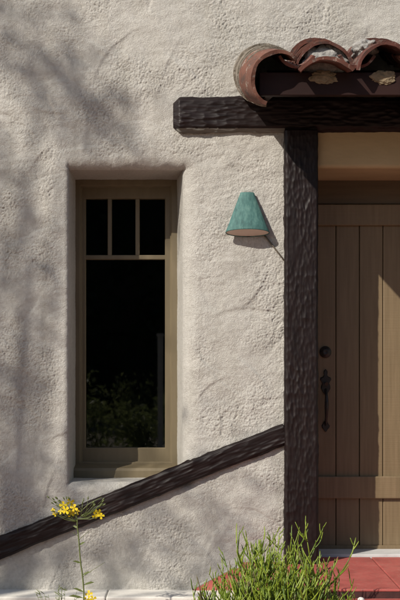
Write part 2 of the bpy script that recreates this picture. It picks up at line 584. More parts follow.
# ------------------------------------------------------------------ hewn timbers
def timber(name, L, W, T, c, lu, lv, amp, seed, parent, tip=0.0, res=0.0045):
    """hewn baulk along local X, width W along local Z, front face at local y = -T (back at y = 0)"""
    prof = [(0, 0), (-T + c, 0), (-T, c), (-T, W - c), (-T + c, W), (0, W)]
    pts, nrm = [], []
    for (a, b_) in zip(prof[:-1], prof[1:]):
        d = math.hypot(b_[0] - a[0], b_[1] - a[1])
        k = max(2, int(d / res))
        nv = (-(b_[1] - a[1]) / d, (b_[0] - a[0]) / d)
        for j in range(k):
            t = j / k
            pts.append((a[0] + (b_[0] - a[0]) * t, a[1] + (b_[1] - a[1]) * t))
            nrm.append(nv)
    pts.append(prof[-1])
    nrm.append(nrm[-1])
    pts, nrm = np.array(pts), np.array(nrm)
    per = np.concatenate([[0], np.cumsum(np.hypot(*np.diff(pts, axis=0).T))])
    us = np.arange(0, L + res / 2, res)
    U, Pp = np.meshgrid(us, per, indexing='ij')
    s = scallop(U, Pp, lu, lv, seed)
    mod = np.clip(0.75 + 0.9 * fbm(U * 2.2, Pp * 6, seed + 9, 2), 0.25, 1.25)
    chk = np.abs(perlin(U * 1.6, Pp * 16, seed + 12))
    chk = np.clip(1 - chk / 0.035, 0, 1) * np.clip(perlin(U * 1.1, Pp * 4, seed + 13) * 3, 0, 1)
    h = amp * s * mod - 0.0035 * chk + 0.35 * amp * perlin(U * 12, Pp * 25, seed + 2) + 0.5 * amp * perlin(U * 1.5, Pp * 3, seed + 3)
    y = pts[None, :, 0] + nrm[None, :, 0] * h
    z = pts[None, :, 1] + nrm[None, :, 1] * h
    if tip:                                             # chamfered near end
        t = np.clip(1 - us / tip, 0, 1)[:, None]
        z = z + (W / 2 - z) * t * 0.30
        y = y + (0 - y) * t * 0.35
    x = np.repeat(us[:, None], len(per), 1)
    co = np.stack([x, y, z], -1)
    nu, npn = co.shape[:2]
    idx = np.arange(nu * npn).reshape(nu, npn)
    q = np.stack([idx[:-1, :-1], idx[1:, :-1], idx[1:, 1:], idx[:-1, 1:]], -1).reshape(-1, 4)
    co = co.reshape(-1, 3)
    # end grain: fan of quads collapsed towards the middle of the back edge
    caps, extra = [], []
    for row in (0, nu - 1):
        p = co[idx[row]]
        mid = p.copy()
        mid[:, 0] += 0.0
        mid[:, 1] *= 0.02
        mid[:, 2] = W / 2 + (p[:, 2] - W / 2) * 0.02
        b0 = len(co) + sum(len(e) for e in extra)
        extra.append(mid)
        i2 = np.arange(npn) + b0
        qq = np.stack([idx[row][:-1], idx[row][1:], i2[1:], i2[:-1]], -1)
        caps.append(qq if row == 0 else qq[:, ::-1])
    me = quadmesh(name, np.concatenate([co] + extra), np.concatenate([q] + caps))
    return link(name, me, 'timber', parent, smooth=True)


# beam over the door
bz0, bz1 = at(0, 131, 5.855).z, at(0, 96, 5.855).z
px0_ = at(285, 0, 5.85).x
beam = timber('beam', 2.40, bz1 - bz0, 0.075, 0.026, 0.058, 0.0160, 0.0098, 3, house, tip=0.034)
beam.data.materials.append(M['grey_wood'])               # weathered lower arris, greyed paler to paint in bounce light
_n = np.empty(len(beam.data.polygons) * 3, dtype=np.float32)
beam.data.polygons.foreach_get('normal', _n)
_c = np.empty(len(beam.data.polygons) * 3, dtype=np.float32)
beam.data.polygons.foreach_get('center', _c)
_c = _c.reshape(-1, 3)
_lo = (_c[:, 2] < 0.016) & (_c[:, 0] > 0.02) & (_c[:, 0] < px0_ - at(173, 0, 5.855).x)
beam.data.polygons.foreach_set('material_index', _lo.astype(np.int32))
beam.location = (at(173, 0, 5.855).x, 0.03, bz0)
# posts
px0, px1 = at(285, 0, 5.85).x, at(318, 0, 5.85).x
FLOOR = 0.45
post = timber('post', bz0 + 0.002 - FLOOR, px1 - px0, 0.135, 0.010, 0.040, 0.0140, 0.0068, 8, house)
post.rotation_euler = (0, -math.pi / 2, 0)
post.location = (px1, 0.075, FLOOR)
post2 = post.copy()
COL.objects.link(post2)
post2.location = (px1 + 1.17, 0.075, FLOOR)
# sloping brace
a0, a1 = at(-70, 576, 5.865), at(287.0, 434 - 0.8, 5.865)
ang = math.atan2(a1.z - a0.z, a1.x - a0.x)
bw = 0.108
brace = timber('brace', (a1 - a0).length, bw, 0.065, 0.010, 0.078, 0.0115, 0.0088, 21, house)
brace.rotation_euler = (0, -ang, 0)
brace.location = (a0.x + math.sin(ang) * bw / 2, 0.03, a0.z - math.cos(ang) * bw / 2)

# ------------------------------------------------------------------ window
WD = WALLD + REC                                        # distance of window and door faces
win = empty('window', (0, 0, 0), house)


def wx(px): return (px - CX) * WD / F


def wz(py): return CAMZ + (CY - py) * WD / F


def frame(name, x0, x1, z0, z1, wl, wr, wt, wb, y0, y1, m, parent):
    """mitred rectangular frame as one mesh"""
    V, Fc = [], []
    o_ = [(x0, z0), (x1, z0), (x1, z1), (x0, z1)]
    i_ = [(x0 + wl, z0 + wb), (x1 - wr, z0 + wb), (x1 - wr, z1 - wt), (x0 + wl, z1 - wt)]
    b_ = 0.004
    ib = [(x0 + wl - b_, z0 + wb - b_), (x1 - wr + b_, z0 + wb - b_), (x1 - wr + b_, z1 - wt + b_), (x0 + wl - b_, z1 - wt + b_)]
    rings = [(o_, y1), (o_, y0), (ib, y0), (i_, y0 + b_), (i_, y1)]
    for pts, y in rings:
        V += [(p[0], y, p[1]) for p in pts]
    for r_ in range(5):
        r2 = (r_ + 1) % 5
        for k in range(4):
            k2 = (k + 1) % 4
            Fc.append((r_ * 4 + k, r2 * 4 + k, r2 * 4 + k2, r_ * 4 + k2))
    me = mesh(name, V, Fc)
    bm = bmesh.new()
    bm.from_mesh(me)
    bmesh.ops.recalc_face_normals(bm, faces=bm.faces)
    bm.to_mesh(me)
    bm.free()
    return link(name, me, m, parent)


sx0, sx1 = wx(75.5), wx(176.5)
zt, zb = wz(180.5), wz(464)
frame('frame', sx0 - 0.02, sx1 + 0.02, zb - 0.02, zt + 0.02, 0.05, 0.05, 0.052, 0.032, REC - 0.012, REC + 0.10, 'olive', win)
frame('stop', wx(78.5), wx(173.5), zb, wz(183.5), 0.02, 0.02, 0.02, 0.014, REC + 0.004, REC + 0.08, 'olive', win)
frame('sash', wx(80), wx(171), wz(462.5), wz(185.5), wx(83.5) - wx(80) + 0.01, wx(171) - wx(164) - 0.005,
      wz(185.5) - wz(198), wz(448) - wz(462.5), REC + 0.022, REC + 0.075, 'olive', win)
gx0, gx1, gz0, gz1 = wx(83.2), wx(164.4), wz(448.5), wz(197.5)
box('muntin', gx0 - 0.012, gx1 + 0.012, REC + 0.03, REC + 0.07, wz(259), wz(254.5), 'olive', win, 0.004)
for px in (109.2, 137.2):
    box('muntin', wx(px - 2.1), wx(px + 2.1), REC + 0.032, REC + 0.068, wz(255), gz1 + 0.01, 'olive', win, 0.004)
GY = REC + 0.052


def pane(x0, x1, z0, z1, tilt=0.0):
    box('pane', x0, x1, GY, GY + 0.004, z0, z1, 'glass', win, 0)


e_ = 0.004
pane(gx0 - e_, gx1 + e_, gz0 - e_, wz(257))
for a, b in ((83.2, 109.2), (109.2, 137.2), (137.2, 164.4)):
    pane(wx(a) - 0.001, wx(b) - 0.003, wz(256), gz1 + e_)
# projecting sill
V = []
prof = [(REC + 0.05, wz(463) + 0.004), (REC - 0.015, wz(464)), (0.262, wz(466.5)), (0.252, wz(469)), (0.252, wz(476.5)), (REC + 0.05, wz(478))]
s0, s1 = WX0 - 0.008, WXB + 0.012
V = [(s0, y, z) for y, z in prof] + [(s1, y, z) for y, z in prof]
n6 = len(prof)
Fc = [(k, n6 + k, n6 + (k + 1) % n6, (k + 1) % n6) for k in range(n6)] + [tuple(range(n6)), tuple(reversed(range(n6, 2 * n6)))]
me = mesh('sill', V, Fc)
link('sill', me, 'olive', win)
# dim room behind
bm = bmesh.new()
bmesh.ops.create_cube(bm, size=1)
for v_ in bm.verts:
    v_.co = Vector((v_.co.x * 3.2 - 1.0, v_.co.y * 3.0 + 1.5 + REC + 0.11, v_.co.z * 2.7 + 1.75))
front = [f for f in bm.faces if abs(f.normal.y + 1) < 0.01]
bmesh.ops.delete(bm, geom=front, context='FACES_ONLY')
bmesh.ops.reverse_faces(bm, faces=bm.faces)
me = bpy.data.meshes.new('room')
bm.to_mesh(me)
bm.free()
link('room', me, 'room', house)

# ------------------------------------------------------------------ door
door = empty('door', (0, 0, 0), house)
pe = [0.681 + 0.1365 * k for k in range(8)]
for k in range(7):
    box('plank', pe[k] + 0.0016, pe[k + 1] - 0.0016, REC + random.uniform(-0.001, 0.001), REC + 0.035, wz(549.5), wz(204.2), 'door', door, 0.0045)
tag(box('rail', 0.683, 1.634, REC - 0.022, REC - 0.001, wz(226), wz(205), 'door', door, 0.005), 'upper horizontal board across the planks')
tag(box('rail', 0.683, 1.634, REC - 0.024, REC - 0.001, wz(498), wz(476), 'door', door, 0.005), 'lower horizontal board across the planks')
tag(box('kickboard', 0.683, 1.634, REC - 0.010, REC - 0.001, wz(551), wz(545), 'door', door, 0.003), 'narrow board along the door bottom')
box('header', 0.64, 1.68, REC + 0.012, REC + 0.036, wz(203.6), wz(176), 'header', house, 0.003)  # coloured darker than the door to paint in the deep shade here
box('door_backing', 0.60, 1.72, REC + 0.0365, REC + 0.09, 0.40, 2.72, 'fascia', door, 0)

# round deadbolt


def lathe(prof, seg=24):
    V, Fc = [], []
    for r_, y in prof:
        for k in range(seg):
            t = 2 * math.pi * k / seg
            V.append(Vector((r_ * math.cos(t), y, r_ * math.sin(t))))
    for i in range(len(prof) - 1):
        for k in range(seg):
            k2 = (k + 1) % seg
            Fc.append((i * seg + k, i * seg + k2, (i + 1) * seg + k2, (i + 1) * seg + k))
    Fc.append(tuple(range((len(prof) - 1) * seg, len(prof) * seg)))
    return V, Fc


V, Fc = lathe([(0.034, 0), (0.034, -0.006), (0.030, -0.011), (0.022, -0.013), (0.020, -0.020), (0.012, -0.022), (0.008, -0.020), (0.001, -0.020)])
db = link('deadbolt', mesh('deadbolt', V, Fc), 'iron', door, True)
db.location = (wx(325.3), REC - 0.001, wz(352))

# thumb-latch handle: shaped plates, bowed grip and thumb piece
hx, htop, hbot = wx(325.6), wz(369), wz(432)
HH = htop - hbot


def plate(outline, y0, y1, V, Fc):
    b0 = len(V)
    n_ = len(outline)
    V += [Vector((x, y0, z)) for x, z in outline] + [Vector((x * 0.82, y1, z * 0.985)) for x, z in outline]
    for k in range(n_):
        k2 = (k + 1) % n_
        Fc.append((b0 + k, b0 + k2, b0 + n_ + k2, b0 + n_ + k))
    Fc.append(tuple(b0 + n_ + k for k in range(n_)))


def sym(half):
    return half + [(-x, z) for x, z in reversed(half) if x > 1e-4]


V, Fc = [], []
top = sym([(0.0, HH), (0.010, HH - 0.010), (0.012, HH - 0.022), (0.009, HH - 0.034), (0.016, HH - 0.044), (0.030, HH - 0.050), (0.033, HH - 0.062), (0.024, HH - 0.074),
           (0.020, HH - 0.084), (0.027, HH - 0.098), (0.028, HH - 0.112), (0.020, HH - 0.128), (0.010, HH - 0.142), (0.0, HH - 0.150)])
plate(top, 0, -0.007, V, Fc)
bot = sym([(0.0, 0.068), (0.010, 0.060), (0.018, 0.046), (0.024, 0.036), (0.020, 0.024), (0.012, 0.016), (0.008, 0.008), (0.0, 0.0)])
plate(bot, 0, -0.007, V, Fc)
grip = [Vector((0, -0.004, HH - 0.118)), Vector((0, -0.022, HH - 0.130)), Vector((0, -0.040, HH - 0.155)), Vector((0, -0.047, HH - 0.190)),
        Vector((0, -0.046, HH - 0.225)), Vector((0, -0.038, HH - 0.262)), Vector((0, -0.022, 0.058)), Vector((0, -0.005, 0.042))]
tube_data(grip, [0.007, 0.008, 0.009, 0.0115, 0.0115, 0.009, 0.0075, 0.007], 10, V, Fc)
thumb = [Vector((0, -0.004, HH - 0.085)), Vector((0, -0.025, HH - 0.080)), Vector((0, -0.045, HH - 0.086))]
tube_data(thumb, [0.006, 0.007, 0.011], 8, V, Fc)
hd = link('handle', mesh('handle', V, Fc), 'iron', door)
hd.location = (hx, REC - 0.002, hbot)
box('threshold', 0.66, 1.66, 0.165, REC + 0.05, FLOOR - 0.05, FLOOR + 0.014, 'concrete', house, 0.004)

lb = box('lintel', 0.60, 1.90, -0.016, REC + 0.05, DZ1 - 0.004, bz0 + 0.03, 'tan', house, 0.022, 5)  # plaster tanned to paint in the warm bounce light over the door

# ------------------------------------------------------------------ tiled canopy
canopy = empty('canopy', (0, 0, 0), house)
D, PITCH = 0.62, 0.31
ZF = WALLD - D
sF = ZF / F


def arc_tile(name, r0, r1, a0, a1, th, L, seed, flat=1.0, seg=16):
    """barrel tile along local -Y (front at y = 0, back at y = L), arc from a0 to a1 degrees, crest-side out"""
    r = random.Random(seed)
    V, Fc = [], []
    wob = [1 + r.uniform(-0.009, 0.009) for _ in range(seg + 1)]
    rows = 4
    ends = []
    for j in range(rows):
        t = j / (rows - 1)
        rr = r0 + (r1 - r0) * t
        for lay in (0, 1):
            for k in range(seg + 1):
                a = math.radians(a0 + (a1 - a0) * k / seg)
                q = (rr - (th * (1 + 0.15 * math.sin(5 * a + seed)) if lay else 0)) * wob[k]
                yj = t * L + (0.004 * math.sin(7 * a + seed * 1.7) if j == 0 else 0)
                V.append(Vector((q * math.cos(a), yj, q * math.sin(a) * flat)))
    w_ = seg + 1
    for j in range(rows - 1):
        for lay in (0, 1):
            for k in range(seg):
                p = (j * 2 + lay) * w_ + k
                q = ((j + 1) * 2 + lay) * w_ + k
                f = (p, p + 1, q + 1, q)
                Fc.append(f if lay == 0 else f[::-1])
    for j in (0, rows - 1):
        for k in range(seg):
            p = (j * 2) * w_ + k
            q = (j * 2 + 1) * w_ + k
            f = (p, q, q + 1, p + 1)
            Fc.append(f if j == 0 else f[::-1])
    for j in range(rows - 1):
        for k in (0, seg):
            f = ((j * 2) * w_ + k, ((j + 1) * 2) * w_ + k, ((j + 1) * 2 + 1) * w_ + k, (j * 2 + 1) * w_ + k)
            Fc.append(f if k == 0 else f[::-1])
    me = mesh(name, V, Fc)
    bm = bmesh.new()
    bm.from_mesh(me)
    bmesh.ops.recalc_face_normals(bm, faces=bm.faces)
    bm.to_mesh(me)
    bm.free()
    me.polygons.foreach_set('use_smooth', [True] * len(me.polygons))
    me.set_sharp_from_angle(angle=math.radians(35))
    return me


SLOPE = math.atan(PITCH)


def put_tile(me, m, x, t_front, zfront, roll=0.0, yaw=0.0, name='roof_tile'):
    """t_front: distance of the tile's front end from the wall; zfront: height of its axis if it were at the eave"""
    o = link(name, me, m, canopy)
    o.location = (x, -t_front, zfront + PITCH * (D - t_front))
    o.rotation_euler = (SLOPE, roll, yaw)
    return o


def lump(name, rx, ry, rz, seed, m, loc, parent, rough=0.22, half=True, sub=4):
    bm = bmesh.new()
    bmesh.ops.create_icosphere(bm, subdivisions=sub, radius=1)
    from mathutils import noise as mn
    for v in bm.verts:
        k = 1 + rough * mn.fractal(v.co * 2.3 + Vector((seed * 3.1, 0, 0)), 1.0, 2.0, 4)
        v.co = Vector((v.co.x * rx * k, v.co.y * ry * k, v.co.z * rz * k))
    me = bpy.data.meshes.new(name)
    bm.to_mesh(me)
    bm.free()
    o = link(name, me, m, parent, True)
    o.location = loc
    return o


CAPS = [0.641, 0.939, 1.236, 1.533, 1.830]
z_spring = CAMZ + (CY - 69) * sF                      # springing line of the caps at the eave
seed = 1
for ci, cx_ in enumerate(CAPS):
    for k in range(7):
        seed += 1
        tf = D + 0.01 - (0.0 if k == 0 else 0.03 + 0.085 * k) + random.uniform(-0.010, 0.010)
        if ci == 0 and k == 0:
            me = arc_tile('roof_tile', 0.185, 0.165, 42, 138, 0.017, 0.16, seed)      # low eave piece
            put_tile(me, 'tile', cx_ - 0.004, tf, z_spring - 0.130, 0, 0)
            continue
        r0 = 0.142 + random.uniform(-0.006, 0.008)
        me = arc_tile('roof_tile', r0, r0 - 0.016, 4, 176, 0.014, 0.22 if k else 0.34, seed)
        zz = z_spring - 0.012 + (0.012 if k else 0.0)
        if ci == 0:
            zz -= 0.022 - 0.004 * k
        put_tile(me, 'tile', cx_ + random.uniform(-0.010, 0.010), tf, zz, random.uniform(-0.05, 0.05), random.uniform(-0.03, 0.03))
    # mortar packed into the mouth of the second course, and under the first
    if ci < 4:
        if ci == 0:
            lump('mortar', 0.108, 0.03, 0.085, seed, 'mortar', (cx_ + 0.01, -(D - 0.112), z_spring + 0.028 + PITCH * 0.10), canopy, 0.3)
        else:
            lump('mortar', 0.060, 0.10, 0.045, seed, 'mortar', (cx_ - 0.085, -(D - 0.16), z_spring + 0.105 + PITCH * 0.10), canopy, 0.35)
        lump('mortar', 0.062, 0.011, 0.034, seed + 50, 'mortar_warm', (cx_ - 0.005, -(D - 0.064), z_spring - 0.024), canopy, 0.3, sub=5)
# pans between the caps
pans = [0.497] + [(a + b) / 2 for a, b in zip(CAPS[:-1], CAPS[1:])] + [1.975]
for pi_, cx_ in enumerate(pans):
    for k in range(4):
        seed += 1
        tf = D + 0.012 - 0.18 * k + random.uniform(-0.006, 0.006)
        me = arc_tile('roof_tile', 0.100, 0.094, 205, 335, 0.014, 0.26, seed)
        put_tile(me, 'tile', cx_ + random.uniform(-0.006, 0.006), tf, z_spring + 0.106 + 0.006 * (k % 2), 0, random.uniform(-0.02, 0.02))
# rake tiles rolled over the verges
rcx, rcz = at(278, 0, ZF).x, at(0, 79, ZF).z
for k in range(5):
    seed += 1
    tf = D + 0.015 if k == 0 else D - 0.11 - 0.125 * (k - 1)
    r0 = 0.138 if k == 0 else 0.147 + 0.003 * k + random.uniform(-0.004, 0.004)
    me = arc_tile('roof_tile', r0, r0 + (0.004 if k == 0 else -0.006), 48 if k == 0 else 62, 248 if k < 2 else 266, 0.018, 0.23, seed, seg=22)
    o = put_tile(me, 'tile' if k == 0 else 'lichen', rcx - (0.016 + 0.006 * k if k else 0), tf, rcz + (0.004 if k else 0), 0, 0.21 if k == 0 else random.uniform(0.0, 0.05))
    if k:
        tag(o, 'lichen-grey weathered roof tile')
    me = arc_tile('roof_tile', 0.137, 0.130, -68, 118, 0.018, 0.23, seed + 90, seg=22)
    put_tile(me, 'tile', 2.08, tf, rcz, 0, 0)
# fascia, verge boards, deck
fz0, fz1 = at(0, 92, ZF).z, at(0, 71, ZF).z
box('fascia', at(260, 0, ZF).x, 2.10, -D + 0.065, -D + 0.10, fz0, fz1 + 0.012, 'fascia', canopy, 0.004)
for x0 in (at(267, 0, ZF).x + 0.002, 2.06):
    V = []
    for x in (x0, x0 + 0.036):
        for t, dz in ((D - 0.102, fz0 + 0.004), (0.004, fz0 + 0.10), (0.004, fz1 + PITCH * D - 0.03), (D - 0.102, fz1 - 0.004)):
            V.append((x, -t, dz))
    Fc = [(0, 1, 2, 3), (7, 6, 5, 4), (0, 4, 5, 1), (1, 5, 6, 2), (2, 6, 7, 3), (3, 7, 4, 0)]
    link('verge_board', mesh('verge_board', V, Fc), 'fascia', canopy)
V = []
for x in (at(267, 0, ZF).x + 0.04, 2.058):
    for t, z in ((D - 0.102, fz1 - 0.02), (0.004, fz1 - 0.02 + PITCH * (D - 0.06)), (0.004, fz1 + PITCH * (D - 0.06)), (D - 0.102, fz1)):
        V.append((x, -t, z))
link('roof_deck', mesh('roof_deck', V, [(0, 1, 2, 3), (7, 6, 5, 4), (0, 4, 5, 1), (1, 5, 6, 2), (2, 6, 7, 3), (3, 7, 4, 0)]), 'fascia', canopy)
for x in (1.16, 1.52, 1.88):
    V = []
    for xx in (x - 0.045, x + 0.045):
        for t, z in ((D - 0.103, fz0 + 0.01), (0.002, fz0 + 0.01), (0.002, fz1 - 0.022 + PITCH * (D - 0.06)), (D - 0.103, fz1 - 0.022)):
            V.append((xx, -t, z))
    link('rafter', mesh('rafter', V, [(0, 1, 2, 3), (7, 6, 5, 4), (0, 4, 5, 1), (1, 5, 6, 2), (2, 6, 7, 3), (3, 7, 4, 0)]), 'timber', canopy)

# ------------------------------------------------------------------ porch floor, step, ledge
porch = tag(empty('porch_floor', (0, 0, 0)), kind='structure')
joint0 = 191.0 + 0  # joint line seen on the floor runs straight away from the camera
jx = at(372.5, 558.7, (CAMZ - FLOOR) * F / (558.7 - CY)).x
xs_ = [0.245, jx - 0.62, jx, jx + 0.62, 2.25]
for a, b in zip(xs_[:-1], xs_[1:]):
    if b - a > 0.02:
        box('floor_slab', a + 0.0035, b - 0.0035, -0.73, 0.163, FLOOR - 0.012, FLOOR, 'floor', porch, 0.004)
box('slab_base', 0.248, 2.245, -0.722, 0.16, 0.0, FLOOR - 0.0125, 'thin_tube', porch, 0)
box('shade_strip', 0.246, 2.248, -0.7275, -0.7225, 0.38, FLOOR - 0.0125, 'shade_strip', porch, 0)  # dark strip that paints a shadow band across the floor
box('lower_tread', 0.25, 2.25, -1.02, -0.728, 0.0, FLOOR - 0.043, 'floor', porch, 0.006)
# sloping red skirting against the wall, with pale grout edge
V = []
p0, p1, p2 = at(194, 589, 5.885), at(234, 568, 5.885), at(285, 566, 5.885)
out = [(p0.x, 0.296), (p2.x, 0.296), (p2.x, p1.z), (p1.x, p1.z), (p0.x, p0.z)]
for y in (-0.022, 0.02):
    V += [(x, y, z) for x, z in out]
link('skirting', mesh('skirting', V, [(0, 1, 2, 3, 4), (9, 8, 7, 6, 5), (0, 5, 6, 1), (1, 6, 7, 2), (2, 7, 8, 3), (3, 8, 9, 4), (4, 9, 5, 0)]), 'floor', porch)
V, Fc = tube_data([Vector((p0.x - 0.01, -0.012, p0.z)), Vector((p1.x, -0.012, p1.z + 0.002)), Vector((p2.x, -0.012, p1.z + 0.002))], [0.009] * 3, 8)
link('grout_edge', mesh('grout_edge', V, Fc), 'mortar', porch, True)

ledge = tag(empty('ledge', (0, 0, 0)), 'low white limewashed ledge along the foot of the stucco wall', 'ledge')
lx = [-4.0, -2.6, at(107, 0, 5.8).x - 1.4, at(107, 0, 5.8).x, 0.244]
for a, b in zip(lx[:-1], lx[1:]):
    box('coping', a + 0.0015, b - 0.0015, -0.19, 0.03, 0.245, 0.300, 'white', ledge, 0.009, 3)
box('kerb_face', -4.0, 0.240, -0.172, 0.0, -0.02, 0.246, 'white', ledge, 0.004)

pb = lump('pebble', 0.016, 0.014, 0.011, 4, 'pebble', at(361, 600, 0) * 0 + Vector((at(361, 0, 5.1).x, -0.80, FLOOR - 0.043 + 0.009)), None, 0.15, sub=3)
tag(pb, 'small white pebble lying on the red step', 'pebble')

# ------------------------------------------------------------------ wall lamp
lamp = empty('wall_lamp', (at(247.5, 0, 5.845).x, 0, at(0, 233, 5.845).z))
tag(lamp, 'verdigris green cone-shaped wall lamp on the stucco beside the post', 'lamp')
sL = 5.845 / F
H_, RB, RT = 41.5 * sL, 22 * sL, 7.0 * sL
KD = 0.36                                              # the cone is shallow front to back


def cone(prof, seg=40):
    V, Fc = [], []
    for r_, z, dep in prof:
        for k in range(seg):
            t = 2 * math.pi * k / seg
            yy = KD * r_ * (math.sin(t) - 1) + 0.0
            tilt = -0.016 * math.sin(t) * (r_ / RB) * max(0, 1 - z / H_)
            V.append(Vector((r_ * math.cos(t) - 0.0 + 0.0015 * math.sin(3 * t), yy, z + tilt)))
    for i in range(len(prof) - 1):
        for k in range(seg):
            k2 = (k + 1) % seg
            Fc.append((i * seg + k, i * seg + k2, (i + 1) * seg + k2, (i + 1) * seg + k))
    return V, Fc


LY = -0.010
V, Fc = cone([(RB - 0.003, 0.010, 0), (RB - 0.002, 0.0, 0), (RB, 0.0, 0), (RB + 0.0005, 0.005, 0), (RB * 0.78 + RT * 0.22, H_ * 0.22, 0), (RB * 0.5 + RT * 0.5, H_ * 0.5, 0),
              (RT + 0.004, H_ * 0.93, 0), (RT, H_ * 0.985, 0), (RT - 0.004, H_, 0), (0.001, H_ + 0.002, 0)])
sh = link('shade', mesh('shade', V, Fc), 'patina', lamp, True)
sh.location = (0, LY, 0)
V, Fc = cone([(RB - 0.003, 0.004, 0)])
Fc.append(tuple(range(len(V))))
df = link('diffuser', mesh('diffuser', V, Fc), 'inside', lamp, True)
df.location = (0, LY, 0)
bpz = H_ * 0.55
V, Fc = lathe([(0.035, 0.01), (0.035, -0.012), (0.030, -0.016), (0.001, -0.017)], 20)
bp = link('wall_plate', mesh('wall_plate', V, Fc), 'patina', lamp, True)
bp.location = (0, 0, bpz)
c0, c1 = at(262, 232, 5.89), at(290, 268, 5.89)
V, Fc = tube_data([c0, c0.lerp(c1, 0.5), c1], [0.0045] * 3, 8)  # thin dark tube slanting from the lamp to the post
cv = [v - lamp.location for v in V]
tag(link('thin_tube', mesh('thin_tube', cv, Fc), 'thin_tube', lamp, True), 'thin dark tube running down to the post')

# ------------------------------------------------------------------ pencil-stemmed shrub
SHZ = 4.78
sb = at(274, 0, SHZ)
shrub = empty('shrub', (sb.x, SHZ - WALLD, 0.16))
tag(shrub, 'leafless green pencil-stemmed shrub in front of the red porch step', 'shrub')
rs = random.Random(31)


def stick(p, d, L, r0, V, Fc, depth, up=0.5):
    n_ = 5 if depth else 7
    pts, rad = [p.copy()], [r0]
    dd = d.normalized()
    for i in range(n_):
        dd = (dd + Vector((rs.uniform(-0.12, 0.12), rs.uniform(-0.12, 0.12), up * 0.16))).normalized()
        pts.append(pts[-1] + dd * (L / n_))
        rad.append(r0 * (1 - 0.35 * (i + 1) / n_))
    rad[-1] *= 0.55
    tube_data(pts, rad, 6 if depth < 2 else 5, V, Fc)
    if depth < 3:
        kids = (rs.randint(4, 6), rs.randint(2, 3), rs.randint(0, 2))[depth]
        for _ in range(kids):
            i = rs.randint(2 if depth == 0 else 1, n_ - (0 if depth else 1))
            base_d = (pts[i] - pts[i - 1]).normalized()
            side = Vector((rs.uniform(-1, 1), rs.uniform(-1, 1), rs.uniform(-0.1, 0.5))).normalized()
            nd = (base_d * 0.75 + side * 0.75).normalized()
            stick(pts[i], nd, L * rs.uniform(0.35, 0.6) * (1.0 if depth else 0.62), r0 * 0.82, V, Fc, depth + 1, 0.9)


def top_limit(dx):
    """how high the crown reaches, by sideways offset (a lopsided mound)"""
    return 0.50 - 0.9 * max(0, abs(dx + 0.0) - 0.12)


NS = 125
for i in range(NS):
    a = 2 * math.pi * ((i * 0.618034) % 1.0)
    q_ = (i + 0.5) / NS
    rr = 0.13 * math.sqrt(q_)
    b = Vector((rr * math.cos(a) * 1.3, rr * math.sin(a), -0.02))
    lean = 0.05 + 0.95 * q_ ** 0.8 + rs.uniform(-0.08, 0.08)
    la = a + rs.uniform(-0.35, 0.35)
    d = Vector((math.cos(la) * lean, math.sin(la) * lean * 0.7, 1.0))
    V, Fc = [], []
    L = rs.uniform(0.41, 0.61) * (1.0 - 0.16 * lean)
    L *= (1.0 if d.x < 0.15 else max(0.74, 1.0 - 0.5 * (d.x - 0.15))) if d.x > -0.1 else max(0.80, 1.0 + 0.4 * (d.x + 0.1))
    stick(b, d, L, rs.uniform(0.0040, 0.0052), V, Fc, 0)
    o = link('stem', mesh('stem', V, Fc), 'stick' if i % 24 else 'old_stick', shrub, True)
V, Fc = tube_data([Vector((0.12, 0.1, 0.40)), Vector((0.20, 0.08, 0.42)), Vector((0.27, 0.08, 0.455)), Vector((0.295, 0.08, 0.50))], [0.004, 0.004, 0.0035, 0.002], 6)
tag(link('dry_stem', mesh('dry_stem', V, Fc), 'twig', shrub, True), 'dry reddish curved stem')

# ------------------------------------------------------------------ yellow flowering plant
FZ = 5.25
fb = at(84, 0, FZ)
fl = empty('flowering_plant', (fb.x, FZ - WALLD, 0.12))
tag(fl, 'tall thin-stalked plant with a loose head of yellow flowers before the wall', 'flower')
base = fl.location.copy()


def loc(px, py, dy=0.0):
    return at(px, py, FZ + dy) - base


rf = random.Random(5)


def stalk(name, pts, r0, r1, m='stalk'):
    n_ = len(pts)
    # smooth the polyline
    P = []
    for i in range(n_ - 1):
        for t in (0, 0.33, 0.66):
            P.append(pts[i].lerp(pts[i + 1], t) + Vector((rf.uniform(-1, 1), rf.uniform(-1, 1), 0)) * 0.0012)
    P.append(pts[-1])
    rad = [r0 + (r1 - r0) * i / (len(P) - 1) for i in range(len(P))]
    V, Fc = tube_data(P, rad, 6)
    return link(name, mesh(name, V, Fc), m, fl, True)


stalk('stem', [Vector((0, 0, -0.02)), loc(84, 600), loc(83, 580), loc(80, 555), loc(78, 532), loc(77, 520), loc(76, 512)], 0.0045, 0.0028)
tips = []


def flower(p, s, yawseed):
    r = random.Random(yawseed)
    V, Fc = [], []
    fwd = Vector((r.uniform(-0.7, 0.7), -1, r.uniform(-0.2, 0.8))).normalized()
    u = fwd.cross(Vector((0, 0, 1))).normalized()
    v = u.cross(fwd)
    ph = r.uniform(0, 1.5)
    for k in range(4):
        t = ph + k * math.pi / 2 + r.uniform(-0.15, 0.15)
        d = u * math.cos(t) + v * math.sin(t)
        sd = fwd.cross(d)
        b0 = len(V)
        V += [p.copy(), p + d * s * 0.45 + sd * s * 0.30 + fwd * s * 0.20, p + d * s * 0.95 + sd * s * 0.36 + fwd * s * 0.12, p + d * s * 1.08 + fwd * s * 0.05,
              p + d * s * 0.95 - sd * s * 0.36 + fwd * s * 0.12, p + d * s * 0.45 - sd * s * 0.30 + fwd * s * 0.20, p + d * s * 0.6 + fwd * s * 0.10]
        for q in ((0, 1, 6), (1, 2, 6), (2, 3, 6), (3, 4, 6), (4, 5, 6), (5, 0, 6)):
            Fc.append(tuple(b0 + i for i in q))
    tube_data([p, p + fwd * s * 0.28], [s * 0.14, s * 0.09], 6, V, Fc)
    return link('flower', mesh('flower', V, Fc), 'petal', fl, True)


